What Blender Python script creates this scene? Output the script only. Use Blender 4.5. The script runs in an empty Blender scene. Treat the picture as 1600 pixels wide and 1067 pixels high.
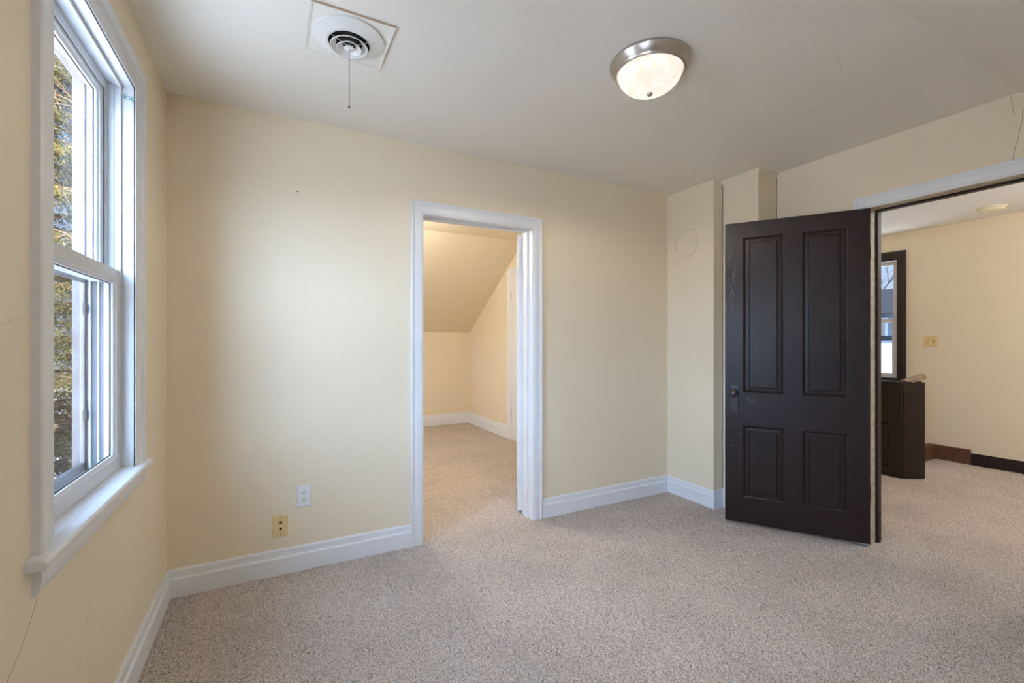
import bpy, bmesh, math, random
from mathutils import Vector, Matrix
import numpy as np

C = bpy.context.scene.collection
S = bpy.context.scene
R = math.radians
PI = math.pi

# ------------------------------------------------------------------ camera
EYE = 1.22
cam_d = bpy.data.cameras.new('camera')
cam_d.sensor_width = 36.0
cam_d.lens = 36.0 * 703.0 / 1600.0
cam_d.clip_start = 0.02
cam_d.clip_end = 400
cam = bpy.data.objects.new('camera', cam_d)
C.objects.link(cam)
cam.location = (0, 0, EYE)
cam.rotation_euler = (R(90), 0, R(-27.8))
S.camera = cam

# ------------------------------------------------------------------ colour management
S.view_settings.view_transform = 'Standard'
S.view_settings.look = 'None'
S.view_settings.gamma = 1.0
S.view_settings.use_curve_mapping = False
S.view_settings.exposure = 0.10
S.cycles.max_bounces = 16
S.cycles.diffuse_bounces = 8
S.cycles.transparent_max_bounces = 24
S.cycles.sample_clamp_indirect = 6.0

# ------------------------------------------------------------------ sky: blue with a broad bright part towards the sun-side haze
SKY_BASE = 0.95
SKY_GLOW = 27.0
W = bpy.data.worlds.new('sky')
S.world = W
W.use_nodes = True
wn = W.node_tree.nodes
wl = W.node_tree.links
wn.clear()
tc = wn.new('ShaderNodeTexCoord')
nrm = wn.new('ShaderNodeVectorMath'); nrm.operation = 'NORMALIZE'
wl.new(tc.outputs['Generated'], nrm.inputs[0])
sep = wn.new('ShaderNodeSeparateXYZ'); wl.new(nrm.outputs[0], sep.inputs[0])
ramp = wn.new('ShaderNodeValToRGB')
ramp.color_ramp.elements[0].position = 0.0; ramp.color_ramp.elements[0].color = (0.62, 0.76, 1.0, 1)
ramp.color_ramp.elements[1].position = 0.6; ramp.color_ramp.elements[1].color = (0.24, 0.46, 0.95, 1)
wl.new(sep.outputs['Z'], ramp.inputs[0])
up = wn.new('ShaderNodeMapRange'); up.inputs['From Min'].default_value = -0.05; up.inputs['From Max'].default_value = 0.05
wl.new(sep.outputs['Z'], up.inputs['Value'])
bg1 = wn.new('ShaderNodeBackground'); bg1.inputs['Strength'].default_value = SKY_BASE
wl.new(ramp.outputs[0], bg1.inputs['Color'])
last = bg1


def glow(direction, power, strength, color):
    """a broad bright part of the sky (thin bright cloud, haze round the sun)"""
    global last
    dot = wn.new('ShaderNodeVectorMath'); dot.operation = 'DOT_PRODUCT'
    wl.new(nrm.outputs[0], dot.inputs[0])
    dot.inputs[1].default_value = Vector(direction).normalized()
    mx = wn.new('ShaderNodeMath'); mx.operation = 'MAXIMUM'; mx.inputs[1].default_value = 0.0
    wl.new(dot.outputs['Value'], mx.inputs[0])
    pw = wn.new('ShaderNodeMath'); pw.operation = 'POWER'; pw.inputs[1].default_value = power
    wl.new(mx.outputs[0], pw.inputs[0])
    ml = wn.new('ShaderNodeMath'); ml.operation = 'MULTIPLY'
    wl.new(pw.outputs[0], ml.inputs[0]); wl.new(up.outputs[0], ml.inputs[1])
    mg = wn.new('ShaderNodeMath'); mg.operation = 'MULTIPLY'; mg.inputs[1].default_value = strength
    wl.new(ml.outputs[0], mg.inputs[0])
    b = wn.new('ShaderNodeBackground'); b.inputs['Color'].default_value = (*color, 1)
    wl.new(mg.outputs[0], b.inputs['Strength'])
    ad = wn.new('ShaderNodeAddShader')
    wl.new(last.outputs[0], ad.inputs[0]); wl.new(b.outputs[0], ad.inputs[1])
    last = ad


glow((-0.35, -0.90, 0.25), 8.0, SKY_GLOW * 0.2, (0.54, 0.73, 1.0))
glow((-0.80, -0.52, 0.30), 2.0, SKY_GLOW, (0.44, 0.66, 1.0))
wo = wn.new('ShaderNodeOutputWorld'); wl.new(last.outputs[0], wo.inputs['Surface'])


def lamp(name, kind, loc, energy, color, size=0.06, rot=(0, 0, 0)):
    d = bpy.data.lights.new(name, kind)
    d.energy = energy
    d.color = color
    if kind == 'POINT':
        d.shadow_soft_size = size
    if kind == 'SUN':
        d.angle = R(0.6)
    o = bpy.data.objects.new(name, d)
    o.location = loc
    o.rotation_euler = rot
    C.objects.link(o)
    return o


sun = lamp('sun', 'SUN', (0, -10, 12), 120.0, (1.0, 0.96, 0.90))
sun.rotation_euler = Vector((-0.35, 0.80, -0.50)).to_track_quat('-Z', 'Y').to_euler()
lamp('closet_bulb', 'POINT', (0.72, 4.05, 2.12), 50, (1.0, 0.99, 0.92), 0.06)
lamp('hall_bulb', 'POINT', (4.7, 0.1, 2.15), 46, (1.0, 0.99, 0.95), 0.08)

# ------------------------------------------------------------------ materials
M = {}


def mat(name, col, rough=0.6, metal=0.0, var=0.0, vscale=3.0, bump=0.0, bscale=60.0, bdist=0.002, spec=0.5, col2=None, detail=3.0):
    m = bpy.data.materials.new(name)
    m.use_nodes = True
    nt = m.node_tree
    b = nt.nodes['Principled BSDF']
    b.inputs['Base Color'].default_value = (*col, 1)
    b.inputs['Roughness'].default_value = rough
    b.inputs['Metallic'].default_value = metal
    b.inputs['Specular IOR Level'].default_value = spec
    co = nt.nodes.new('ShaderNodeTexCoord')
    if var > 0:
        n = nt.nodes.new('ShaderNodeTexNoise')
        n.inputs['Scale'].default_value = vscale
        n.inputs['Detail'].default_value = detail
        nt.links.new(co.outputs['Object'], n.inputs['Vector'])
        r = nt.nodes.new('ShaderNodeValToRGB')
        c2 = col2 if col2 else tuple(c * (1 - var) for c in col)
        r.color_ramp.elements[0].position = 0.3
        r.color_ramp.elements[0].color = (*c2, 1)
        r.color_ramp.elements[1].position = 0.7
        r.color_ramp.elements[1].color = (*col, 1)
        nt.links.new(n.outputs['Fac'], r.inputs[0])
        nt.links.new(r.outputs[0], b.inputs['Base Color'])
    if bump > 0:
        n2 = nt.nodes.new('ShaderNodeTexNoise')
        n2.inputs['Scale'].default_value = bscale
        n2.inputs['Detail'].default_value = 4
        nt.links.new(co.outputs['Object'], n2.inputs['Vector'])
        bp = nt.nodes.new('ShaderNodeBump')
        bp.inputs['Strength'].default_value = bump
        bp.inputs['Distance'].default_value = bdist
        nt.links.new(n2.outputs['Fac'], bp.inputs['Height'])
        nt.links.new(bp.outputs[0], b.inputs['Normal'])
    M[name] = m
    return m


mat('wall_paint', (0.81, 0.708, 0.54), 0.55, var=0.035, vscale=1.6, bump=0.25, bscale=45, bdist=0.0015, spec=0.3)
mat('ceiling_paint', (0.83, 0.80, 0.735), 0.75, var=0.03, vscale=1.2, bump=0.35, bscale=120, bdist=0.002, spec=0.2)
mat('hall_ceiling_paint', (0.86, 0.87, 0.88), 0.75, bump=0.3, bscale=120, bdist=0.002, spec=0.2)
mat('white_trim', (0.79, 0.81, 0.84), 0.32, var=0.04, vscale=9, bump=0.12, bscale=35, bdist=0.0012, spec=0.45)
mat('white_vinyl', (0.66, 0.68, 0.70), 0.35, var=0.03, vscale=20)
mat('weathered_dimmed', (0.15, 0.15, 0.16), 0.6, var=0.15, vscale=12)  # jamb tone lowered so the outdoor daylight does not bleach it
mat('worn_dimmed', (0.15, 0.145, 0.15), 0.6, var=0.5, vscale=9, col2=(0.10, 0.08, 0.07), bump=0.3, bscale=30)  # worn browns, all darkened further to offset the outdoor brightness
mat('dark_paint', (0.0205, 0.0108, 0.0115), 0.36, var=0.2, vscale=8, bump=0.03, bscale=70, bdist=0.0005, spec=0.32)
mat('knob_paint', (0.035, 0.026, 0.032), 0.22)
mat('worn_edge', (0.66, 0.60, 0.50), 0.6, var=0.3, vscale=30, col2=(0.40, 0.34, 0.27), bump=0.3, bscale=60)
mat('dark_brown', (0.020, 0.012, 0.010), 0.42, spec=0.3, var=0.3, vscale=10, bump=0.1, bscale=50, bdist=0.001)
mat('brown_wood', (0.14, 0.058, 0.026), 0.45, var=0.5, vscale=22, bump=0.1, bscale=40, bdist=0.001)
mat('bare_wood', (0.34, 0.24, 0.17), 0.6, var=0.4, vscale=16)
mat('nickel', (0.50, 0.46, 0.42), 0.30, 1.0, var=0.06, vscale=30)
mat('gasket', (0.02, 0.018, 0.016), 0.5)
mat('brown_gasket', (0.07, 0.045, 0.03), 0.6)
mat('black', (0.006, 0.006, 0.006), 0.6)
mat('dark_metal', (0.07, 0.065, 0.06), 0.4, 0.8)
mat('duct_black', (0.008, 0.007, 0.007), 0.9)
mat('white_plastic', (0.80, 0.80, 0.78), 0.35)
mat('ivory_plastic', (0.72, 0.55, 0.28), 0.4)
mat('detector_plastic', (0.78, 0.72, 0.55), 0.5)
mat('edge_tan', (0.46, 0.36, 0.26), 0.6)
mat('crack_line', (0.30, 0.23, 0.15), 0.9)
mat('dark_gap', (0.05, 0.038, 0.026), 0.9)  # dark tone of the open caulk gaps
mat('faint_seam', (0.56, 0.50, 0.41), 0.9)
mat('scratch', (0.34, 0.29, 0.28), 0.7)
mat('teal_ink', (0.10, 0.25, 0.30), 0.7)
mat('bark', (0.040, 0.030, 0.024), 0.9, spec=0.0, var=0.4, vscale=12)
mat('twig', (0.05, 0.032, 0.024), 0.8, spec=0.0)
mat('grey_twig', (0.012, 0.011, 0.011), 0.9, spec=0.0)
mat('needles', (0.046, 0.038, 0.013), 0.8, var=0.6, vscale=2.2, col2=(0.012, 0.013, 0.008), spec=0.0)
mat('siding', (0.030, 0.038, 0.050), 0.9, spec=0.0)
mat('roof_shingle', (0.010, 0.011, 0.014), 0.9, spec=0.0, var=0.3, vscale=6)
mat('white_snow', (0.80, 0.85, 0.92), 0.8, var=0.1, vscale=0.6)
mat('snow', (0.085, 0.088, 0.098), 0.9, spec=0.0)
mat('teal_fascia', (0.16, 0.24, 0.27), 0.6)


def ground_mat():
    m = bpy.data.materials.new('winter_ground'); m.use_nodes = True
    nt = m.node_tree; b = nt.nodes['Principled BSDF']
    b.inputs['Roughness'].default_value = 0.9
    b.inputs['Specular IOR Level'].default_value = 0.0
    co = nt.nodes.new('ShaderNodeTexCoord')
    n = nt.nodes.new('ShaderNodeTexNoise'); n.inputs['Scale'].default_value = 0.45; n.inputs['Detail'].default_value = 7
    nt.links.new(co.outputs['Object'], n.inputs['Vector'])
    r = nt.nodes.new('ShaderNodeValToRGB')
    r.color_ramp.elements[0].position = 0.46; r.color_ramp.elements[0].color = (0.030, 0.022, 0.016, 1)
    r.color_ramp.elements[1].position = 0.50; r.color_ramp.elements[1].color = (0.16, 0.17, 0.20, 1)
    nt.links.new(n.outputs['Fac'], r.inputs[0]); nt.links.new(r.outputs[0], b.inputs['Base Color'])
    M['winter_ground'] = m


ground_mat()


def carpet_mat():
    m = bpy.data.materials.new('carpet'); m.use_nodes = True
    nt = m.node_tree; L = nt.links; b = nt.nodes['Principled BSDF']
    b.inputs['Roughness'].default_value = 0.95
    b.inputs['Specular IOR Level'].default_value = 0.1
    b.inputs['Sheen Weight'].default_value = 0.15
    b.inputs['Sheen Roughness'].default_value = 0.6
    co = nt.nodes.new('ShaderNodeTexCoord')
    fine = nt.nodes.new('ShaderNodeTexNoise'); fine.inputs['Scale'].default_value = 210; fine.inputs['Detail'].default_value = 2.0; fine.inputs['Roughness'].default_value = 0.6
    big = nt.nodes.new('ShaderNodeTexNoise'); big.inputs['Scale'].default_value = 2.6; big.inputs['Detail'].default_value = 4
    for n in (fine, big):
        L.new(co.outputs['Object'], n.inputs['Vector'])
    r = nt.nodes.new('ShaderNodeValToRGB')
    e = r.color_ramp.elements
    e[0].position = 0.32; e[0].color = (0.095, 0.073, 0.062, 1)
    e[1].position = 0.68; e[1].color = (0.72, 0.645, 0.58, 1)
    k = e.new(0.47); k.color = (0.47, 0.385, 0.325, 1)
    L.new(fine.outputs['Fac'], r.inputs[0])
    mr = nt.nodes.new('ShaderNodeMapRange'); mr.inputs['From Min'].default_value = 0.3; mr.inputs['From Max'].default_value = 0.7
    mr.inputs['To Min'].default_value = 0.90; mr.inputs['To Max'].default_value = 1.08
    L.new(big.outputs['Fac'], mr.inputs['Value'])
    mu = nt.nodes.new('ShaderNodeVectorMath'); mu.operation = 'SCALE'
    L.new(r.outputs[0], mu.inputs[0]); L.new(mr.outputs[0], mu.inputs['Scale'])
    L.new(mu.outputs[0], b.inputs['Base Color'])
    bp = nt.nodes.new('ShaderNodeBump'); bp.inputs['Strength'].default_value = 0.5; bp.inputs['Distance'].default_value = 0.006
    L.new(fine.outputs['Fac'], bp.inputs['Height']); L.new(bp.outputs[0], b.inputs['Normal'])
    M['carpet'] = m


carpet_mat()


def glass_mat(name, base, k, tint=(1, 1, 1)):
    m = bpy.data.materials.new(name); m.use_nodes = True
    nt = m.node_tree; L = nt.links; nt.nodes.clear()
    lw = nt.nodes.new('ShaderNodeLayerWeight'); lw.inputs['Blend'].default_value = 0.5
    p = nt.nodes.new('ShaderNodeMath'); p.operation = 'POWER'; p.inputs[1].default_value = 5
    L.new(lw.outputs['Facing'], p.inputs[0])
    s = nt.nodes.new('ShaderNodeMath'); s.operation = 'MULTIPLY_ADD'; s.inputs[1].default_value = k; s.inputs[2].default_value = base
    L.new(p.outputs[0], s.inputs[0])
    t = nt.nodes.new('ShaderNodeBsdfTransparent'); t.inputs[0].default_value = (*tint, 1)
    g = nt.nodes.new('ShaderNodeBsdfGlossy'); g.inputs['Roughness'].default_value = 0.02
    mx = nt.nodes.new('ShaderNodeMixShader')
    L.new(s.outputs[0], mx.inputs[0]); L.new(t.outputs[0], mx.inputs[1]); L.new(g.outputs[0], mx.inputs[2])
    o = nt.nodes.new('ShaderNodeOutputMaterial'); L.new(mx.outputs[0], o.inputs[0])
    M[name] = m


glass_mat('window_glass', 0.02, 0.45, (0.985, 0.99, 0.99))


def screen_mat():
    m = bpy.data.materials.new('insect_screen'); m.use_nodes = True
    nt = m.node_tree; L = nt.links; nt.nodes.clear()
    t = nt.nodes.new('ShaderNodeBsdfTransparent')
    d = nt.nodes.new('ShaderNodeBsdfDiffuse'); d.inputs[0].default_value = (0.09, 0.085, 0.085, 1)
    mx = nt.nodes.new('ShaderNodeMixShader'); mx.inputs[0].default_value = 0.22
    L.new(t.outputs[0], mx.inputs[1]); L.new(d.outputs[0], mx.inputs[2])
    o = nt.nodes.new('ShaderNodeOutputMaterial'); L.new(mx.outputs[0], o.inputs[0])
    M['insect_screen'] = m


screen_mat()


def lamp_glass():
    m = bpy.data.materials.new('alabaster_glass'); m.use_nodes = True
    nt = m.node_tree; L = nt.links; b = nt.nodes['Principled BSDF']
    b.inputs['Base Color'].default_value = (0.22, 0.21, 0.19, 1)
    b.inputs['Roughness'].default_value = 0.25
    co = nt.nodes.new('ShaderNodeTexCoord')
    n = nt.nodes.new('ShaderNodeTexNoise'); n.inputs['Scale'].default_value = 9; n.inputs['Detail'].default_value = 5; n.inputs['Distortion'].default_value = 1.6
    L.new(co.outputs['Object'], n.inputs['Vector'])
    r = nt.nodes.new('ShaderNodeValToRGB')
    r.color_ramp.elements[0].position = 0.35; r.color_ramp.elements[0].color = (1.0, 0.80, 0.64, 1)
    r.color_ramp.elements[1].position = 0.65; r.color_ramp.elements[1].color = (1.0, 0.95, 0.88, 1)
    L.new(n.outputs['Fac'], r.inputs[0]); L.new(r.outputs[0], b.inputs['Emission Color'])
    b.inputs['Emission Strength'].default_value = 0.86
    M['alabaster_glass'] = m


lamp_glass()

# ------------------------------------------------------------------ helpers


def obj(name, bm, m, parent=None, smooth=False, loc=None, bevel=0.0, bseg=2):
    bmesh.ops.recalc_face_normals(bm, faces=bm.faces)
    me = bpy.data.meshes.new(name)
    bm.to_mesh(me); bm.free()
    o = bpy.data.objects.new(name, me)
    C.objects.link(o)
    me.materials.append(M[m] if isinstance(m, str) else m)
    if smooth:
        for p in me.polygons:
            p.use_smooth = True
        me.set_sharp_from_angle(angle=R(40))
    if parent is not None:
        o.parent = parent
        o.matrix_parent_inverse = Matrix.Translation(parent.location).inverted() if parent.rotation_euler.z == 0 else parent.matrix_basis.inverted()
    if bevel > 0:
        b = o.modifiers.new('bevel', 'BEVEL'); b.width = bevel; b.segments = bseg; b.limit_method = 'ANGLE'; b.angle_limit = R(40)
    return o


def empty(name, loc=(0, 0, 0)):
    o = bpy.data.objects.new(name, None)
    o.location = loc
    o.empty_display_size = 0.05
    C.objects.link(o)
    return o


def tag(o, label=None, cat=None, group=None, kind=None):
    if label: o['label'] = label
    if cat: o['category'] = cat
    if group: o['group'] = group
    if kind: o['kind'] = kind
    return o


def struct(o, label=None, cat=None):
    return tag(o, label, cat, kind='structure')


def box(bm, x0, x1, y0, y1, z0, z1, fn=None):
    vs = [Vector((x, y, z)) for x in (x0, x1) for y in (y0, y1) for z in (z0, z1)]
    if fn: vs = [Vector(fn(*v)) for v in vs]
    v = [bm.verts.new(p) for p in vs]
    for f in ((0, 1, 3, 2), (4, 6, 7, 5), (0, 4, 5, 1), (2, 3, 7, 6), (0, 2, 6, 4), (1, 5, 7, 3)):
        bm.faces.new([v[i] for i in f])


def bx(*a, fn=None):
    bm = bmesh.new(); box(bm, *a, fn=fn); return bm


def sweep(bm, path, prof, fn, closed=False):
    """profile points (offset to the left of the path, height) swept along a 2-D path with mitred corners"""
    n = len(path); P = [Vector(p) for p in path]; rings = []
    for i in range(n):
        dp = (P[i] - P[i - 1]).normalized() if (i > 0 or closed) else None
        dn = (P[(i + 1) % n] - P[i]).normalized() if (i < n - 1 or closed) else None
        if dp is None: dp = dn
        if dn is None: dn = dp
        n1 = Vector((-dp.y, dp.x)); n2 = Vector((-dn.y, dn.x))
        mt = (n1 + n2)
        mt = mt / max(mt.dot(n1), 1e-6)
        rings.append([bm.verts.new(fn(*(P[i] + mt * w), h)) for w, h in prof])
    k = len(prof)
    for i in range(n if closed else n - 1):
        a, b = rings[i], rings[(i + 1) % n]
        for j in range(k):
            bm.faces.new((a[j], a[(j + 1) % k], b[(j + 1) % k], b[j]))
    if not closed:
        bm.faces.new(rings[0]); bm.faces.new(list(reversed(rings[-1])))


def lathe(bm, prof, cx, cy, seg=64, axis='z', cz=0.0, fn=None):
    rings = []
    for r, z in prof:
        if r < 1e-6:
            rings.append([bm.verts.new(fn(0, 0, z) if fn else (cx, cy, cz + z))])
        else:
            ring = []
            for i in range(seg):
                a = 2 * PI * i / seg
                p = (r * math.cos(a), r * math.sin(a), z)
                ring.append(bm.verts.new(fn(*p) if fn else (cx + p[0], cy + p[1], cz + z)))
            rings.append(ring)
    for a, b in zip(rings[:-1], rings[1:]):
        if len(a) == 1 and len(b) == 1: continue
        for i in range(seg):
            j = (i + 1) % seg
            if len(a) == 1: bm.faces.new((a[0], b[i], b[j]))
            elif len(b) == 1: bm.faces.new((a[i], a[j], b[0]))
            else: bm.faces.new((a[i], a[j], b[j], b[i]))


def tube(bm, pts, rad, seg=6):
    pts = [Vector(p) for p in pts]
    if not isinstance(rad, (list, tuple)): rad = [rad] * len(pts)
    rings = []
    for i, p in enumerate(pts):
        d = (pts[min(i + 1, len(pts) - 1)] - pts[max(i - 1, 0)]).normalized()
        u = d.cross(Vector((0, 0, 1)))
        if u.length < 1e-3: u = d.cross(Vector((1, 0, 0)))
        u.normalize(); w = d.cross(u)
        rings.append([bm.verts.new(p + (u * math.cos(2 * PI * k / seg) + w * math.sin(2 * PI * k / seg)) * rad[i]) for k in range(seg)])
    for a, b in zip(rings[:-1], rings[1:]):
        for k in range(seg):
            bm.faces.new((a[k], a[(k + 1) % seg], b[(k + 1) % seg], b[k]))
    bm.faces.new(rings[0]); bm.faces.new(list(reversed(rings[-1])))


def slab(bm, u0, u1, v0, v1, holes, fn, t0, t1):
    """a wall slab in (u, v) with rectangular holes; fn(u, v, t) -> world"""
    us = sorted({u0, u1, *[h[0] for h in holes], *[h[1] for h in holes]})
    vs = sorted({v0, v1, *[h[2] for h in holes], *[h[3] for h in holes]})
    def hole(a, b, c, d):
        return any(h[0] <= a and b <= h[1] and h[2] <= c and d <= h[3] for h in holes)
    solid = {}
    for i in range(len(us) - 1):
        for j in range(len(vs) - 1):
            solid[i, j] = not hole(us[i], us[i + 1], vs[j], vs[j + 1])
    vc = {}
    def V(i, j, t):
        k = (i, j, t)
        if k not in vc: vc[k] = bm.verts.new(fn(us[i], vs[j], t0 if t == 0 else t1))
        return vc[k]
    for (i, j), s in solid.items():
        if not s: continue
        for t in (0, 1):
            bm.faces.new((V(i, j, t), V(i + 1, j, t), V(i + 1, j + 1, t), V(i, j + 1, t)))
        for di, dj, a, b in ((-1, 0, (i, j), (i, j + 1)), (1, 0, (i + 1, j), (i + 1, j + 1)), (0, -1, (i, j), (i + 1, j)), (0, 1, (i, j + 1), (i + 1, j + 1))):
            if not solid.get((i + di, j + dj), False):
                bm.faces.new((V(*a, 0), V(*b, 0), V(*b, 1), V(*a, 1)))


# wall-plane maps: (u to the viewer's right, v up, p out of the wall)
XL, YB, XR = -0.456, 2.670, 3.155
CEIL = 2.412
def onback(u, v, p): return (u, YB - p, v)
def onleft(u, v, p): return (XL + p, u, v)
def onright(u, v, p): return (XR - p, -u, v)

# ------------------------------------------------------------------ room shell
CX, CZ = 0.775, CEIL            # crease of the sloped ceiling
SL = 0.63

# carpet: a real uneven pile under the camera's view, coarser farther away
def grid_floor():
    rng = np.random.default_rng(5)
    V = []; F = []; base = 0
    def patch(x0, x1, y0, y1, st, amp):
        nonlocal base
        nx = int(round((x1 - x0) / st)) + 1; ny = int(round((y1 - y0) / st)) + 1
        X, Y = np.meshgrid(np.linspace(x0, x1, nx), np.linspace(y0, y1, ny), indexing='ij')
        Z = rng.uniform(-1, 1, X.shape) * amp - amp
        if amp > 0:
            X = X + rng.uniform(-.35, .35, X.shape) * st; Y = Y + rng.uniform(-.35, .35, Y.shape) * st
            X[0] = x0; X[-1] = x1; Y[:, 0] = y0; Y[:, -1] = y1
            Z[0] = Z[-1] = -amp; Z[:, 0] = Z[:, -1] = -amp
        V.append(np.stack([X, Y, Z], -1).reshape(-1, 3))
        idx = base + np.arange(nx * ny).reshape(nx, ny)
        F.append(np.stack([idx[:-1, :-1], idx[1:, :-1], idx[1:, 1:], idx[:-1, 1:]], -1).reshape(-1, 4))
        base += nx * ny
    patch(-0.456, 3.3, -1.1, 0.25, 0.02, 0.002)
    patch(-0.456, 3.3, 0.25, 2.70, 0.0058, 0.0042)
    patch(-0.456, 3.3, 2.70, 6.4, 0.011, 0.004)
    patch(3.285, 6.2, -2.0, 5.2, 0.012, 0.0044)
    patch(-0.6, 6.3, -2.1, 6.6, 2.0, 0.0)
    V[-1][:, 2] = -0.03
    V = np.concatenate(V); F = np.concatenate(F)
    me = bpy.data.meshes.new('floor')
    me.vertices.add(len(V)); me.vertices.foreach_set('co', V.ravel())
    me.loops.add(F.size); me.loops.foreach_set('vertex_index', F.ravel())
    me.polygons.add(len(F)); me.polygons.foreach_set('loop_start', np.arange(len(F)) * 4); me.polygons.foreach_set('loop_total', np.full(len(F), 4))
    me.update(); me.validate()
    me.materials.append(M['carpet'])
    o = bpy.data.objects.new('floor', me); C.objects.link(o)
    struct(o, 'beige speckled wall to wall carpet across all three rooms', 'carpet')
grid_floor()

# left wall (gable end) with the window opening
WY0, WY1, WZ0, WZ1 = 1.41, 2.10, 0.767, 2.145
FJ = 0.016
SY0, SY1, SZ0, SZ1 = -0.35, 0.50, 0.767, 1.80      # opening of an unseen window added for daylight fill
bm = bmesh.new()
slab(bm, -1.3, 6.6, -0.3, 2.60, [(WY0 - FJ, WY1 + FJ, WZ0 - FJ, WZ1 + FJ), (SY0, SY1, SZ0, SZ1), (4.90, 5.35, 0.90, 1.60)], onleft, 0.0, -0.155)
wall_left = struct(obj('wall_left', bm, 'wall_paint'), 'cream wall around the sash window', 'wall')

# back wall with the closet doorway
DX0, DX1, DZ = 0.797, 1.562, 1.992
bm = bmesh.new()
slab(bm, XL - 0.10, 3.27, -0.3, 2.60, [(DX0 - 0.016, DX1 + 0.016, -0.3, DZ + 0.016)], onback, 0.0, -0.13)
wall_back = struct(obj('wall_back', bm, 'wall_paint'), 'cream wall around the white-cased closet doorway', 'wall')

# right wall with the hall doorway and the stepped chase
HY0, HY1, HZ = 0.585, 1.392, 2.020
bm = bmesh.new()
slab(bm, -2.66, 2.0, -0.3, 2.60, [(-HY1 - 0.016, -HY0 + 0.016, -0.3, HZ + 0.016)], onright, 0.0, -0.145)
box(bm, 2.950, 3.20, 1.952, 2.300, -0.2, 2.55)
box(bm, 2.850, 3.20, 2.232, 2.72, -0.2, 2.55)
wall_right = struct(obj('wall_right', bm, 'wall_paint'), 'cream wall with stepped chase beside the hall doorway', 'wall')

# knee wall behind the camera, flat ceiling and its slope
bm = bx(XL - 0.1, 3.27, -1.15, -1.02, -0.3, 1.6)
struct(obj('wall_front', bm, 'wall_paint'), 'low cream knee wall behind the viewer', 'wall')
bm = bmesh.new()
def zs(y): return CZ - SL * (CX - y)
def prism(bm, pts, x0, x1, quads):
    n = len(pts)
    a = [bm.verts.new((x0, y, z)) for y, z in pts]
    b = [bm.verts.new((x1, y, z)) for y, z in pts]
    for i in range(n):
        bm.faces.new((a[i], a[(i + 1) % n], b[(i + 1) % n], b[i]))
    for q in quads:
        bm.faces.new([a[i] for i in q]); bm.faces.new([b[i] for i in q])
prism(bm, [(2.80, CZ), (CX, CZ), (-1.3, zs(-1.3)), (-1.3, zs(-1.3) + 0.25), (CX, CZ + 0.12), (2.80, CZ + 0.12)], XL - 0.12, 3.24, ((0, 1, 4, 5), (1, 2, 3, 4)))
ceiling = struct(obj('ceiling', bm, 'ceiling_paint'), 'off-white ceiling, flat then sloping down near the viewer', 'ceiling')
# closet shell
KX = 2.61
bm = bx(KX, KX + 0.12, 2.80, 6.6, -0.3, 2.6)
struct(obj('wall_closet_right', bm, 'wall_paint'), 'cream side wall inside the closet', 'wall')
bm = bx(XL - 0.1, KX + 0.12, 6.33, 6.50, -0.3, 1.8)
struct(obj('wall_closet_back', bm, 'wall_paint'), 'low cream knee wall at the far end of the closet', 'wall')
bm = bmesh.new()
KY, KZ = 4.66, 2.405
pts = [(2.72, KZ), (KY, KZ), (6.60, KZ - SL * (6.60 - KY)), (6.60, KZ - SL * (6.60 - KY) + 0.25), (KY, KZ + 0.12), (2.72, KZ + 0.12)]
a = [bm.verts.new((XL - 0.12, y, z)) for y, z in pts]
b = [bm.verts.new((KX + 0.14, y, z)) for y, z in pts]
for i in range(6):
    bm.faces.new((a[i], a[(i + 1) % 6], b[(i + 1) % 6], b[i]))
for q in ((0, 1, 4, 5), (1, 2, 3, 4)):
    bm.faces.new([a[i] for i in q]); bm.faces.new([b[i] for i in q])
struct(obj('ceiling_closet', bm, 'wall_paint'), 'cream sloped closet ceiling seen through the doorway', 'ceiling')

# hall shell
HX = 6.13
HCE = 2.425
OY0, OY1, OZ0, OZ1 = 2.425, 3.16, 0.80, 2.15
PY0, PY1 = 3.50, 4.24  # opening of the added, hidden hall window
bm = bmesh.new()
slab(bm, -5.2, 2.0, -0.3, 2.60, [(-OY1, -OY0, OZ0, OZ1), (-PY1, -PY0, OZ0, OZ1)], lambda u, v, p: (HX - p, -u, v), 0.0, -0.14)
struct(obj('wall_hall_far', bm, 'wall_paint'), 'cream hall wall with the double outlet plate', 'wall')
struct(obj('wall_hall_back', bx(3.2, 6.3, 5.1, 5.2, -0.3, 2.6), 'wall_paint'), 'cream end wall of the hall behind the stair guard', 'wall')
struct(obj('wall_hall_front', bx(3.2, 6.3, -2.0, -1.9, -0.3, 2.6), 'wall_paint'), 'cream end wall of the hall towards the viewer', 'wall')
struct(obj('ceiling_hall', bx(3.20, 6.3, -2.0, 5.2, HCE, HCE + 0.14), 'hall_ceiling_paint'), 'white hall ceiling with the smoke detector', 'ceiling')
struct(obj('wall_closet_left', bx(2.70, 3.22, 2.80, 6.6, -0.3, 2.6), 'wall_paint'), 'wall core between closet and hall', 'wall')

# cracks in the plaster: thin lines, parts of their surfaces
def crack(parent, pts, rad, m='crack_line'):
    rnd = random.Random(len(pts) * 7 + int(pts[0][2] * 100))
    P = [Vector(p) for p in pts]; Q = [P[0]]
    for a, b in zip(P[:-1], P[1:]):
        n = max(2, int((b - a).length / 0.02))
        for k in range(1, n + 1):
            j = Vector((rnd.uniform(-1, 1), rnd.uniform(-1, 1), rnd.uniform(-1, 1))) * 0.0022
            if abs(P[0].x - P[-1].x) < 1e-6: j.x = 0
            if abs(P[0].z - P[-1].z) < 1e-6: j.z = 0
            Q.append(a.lerp(b, k / n) + (j if k < n else Vector()))
    bm = bmesh.new(); tube(bm, Q, rad, 5)
    return obj('crack', bm, m, parent)
crack(wall_left, [(XL, 1.344, 0.663), (XL, 1.306, 0.621), (XL, 1.266, 0.592), (XL, 1.222, 0.567), (XL, 1.17, 0.53)], 0.0006)
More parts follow.
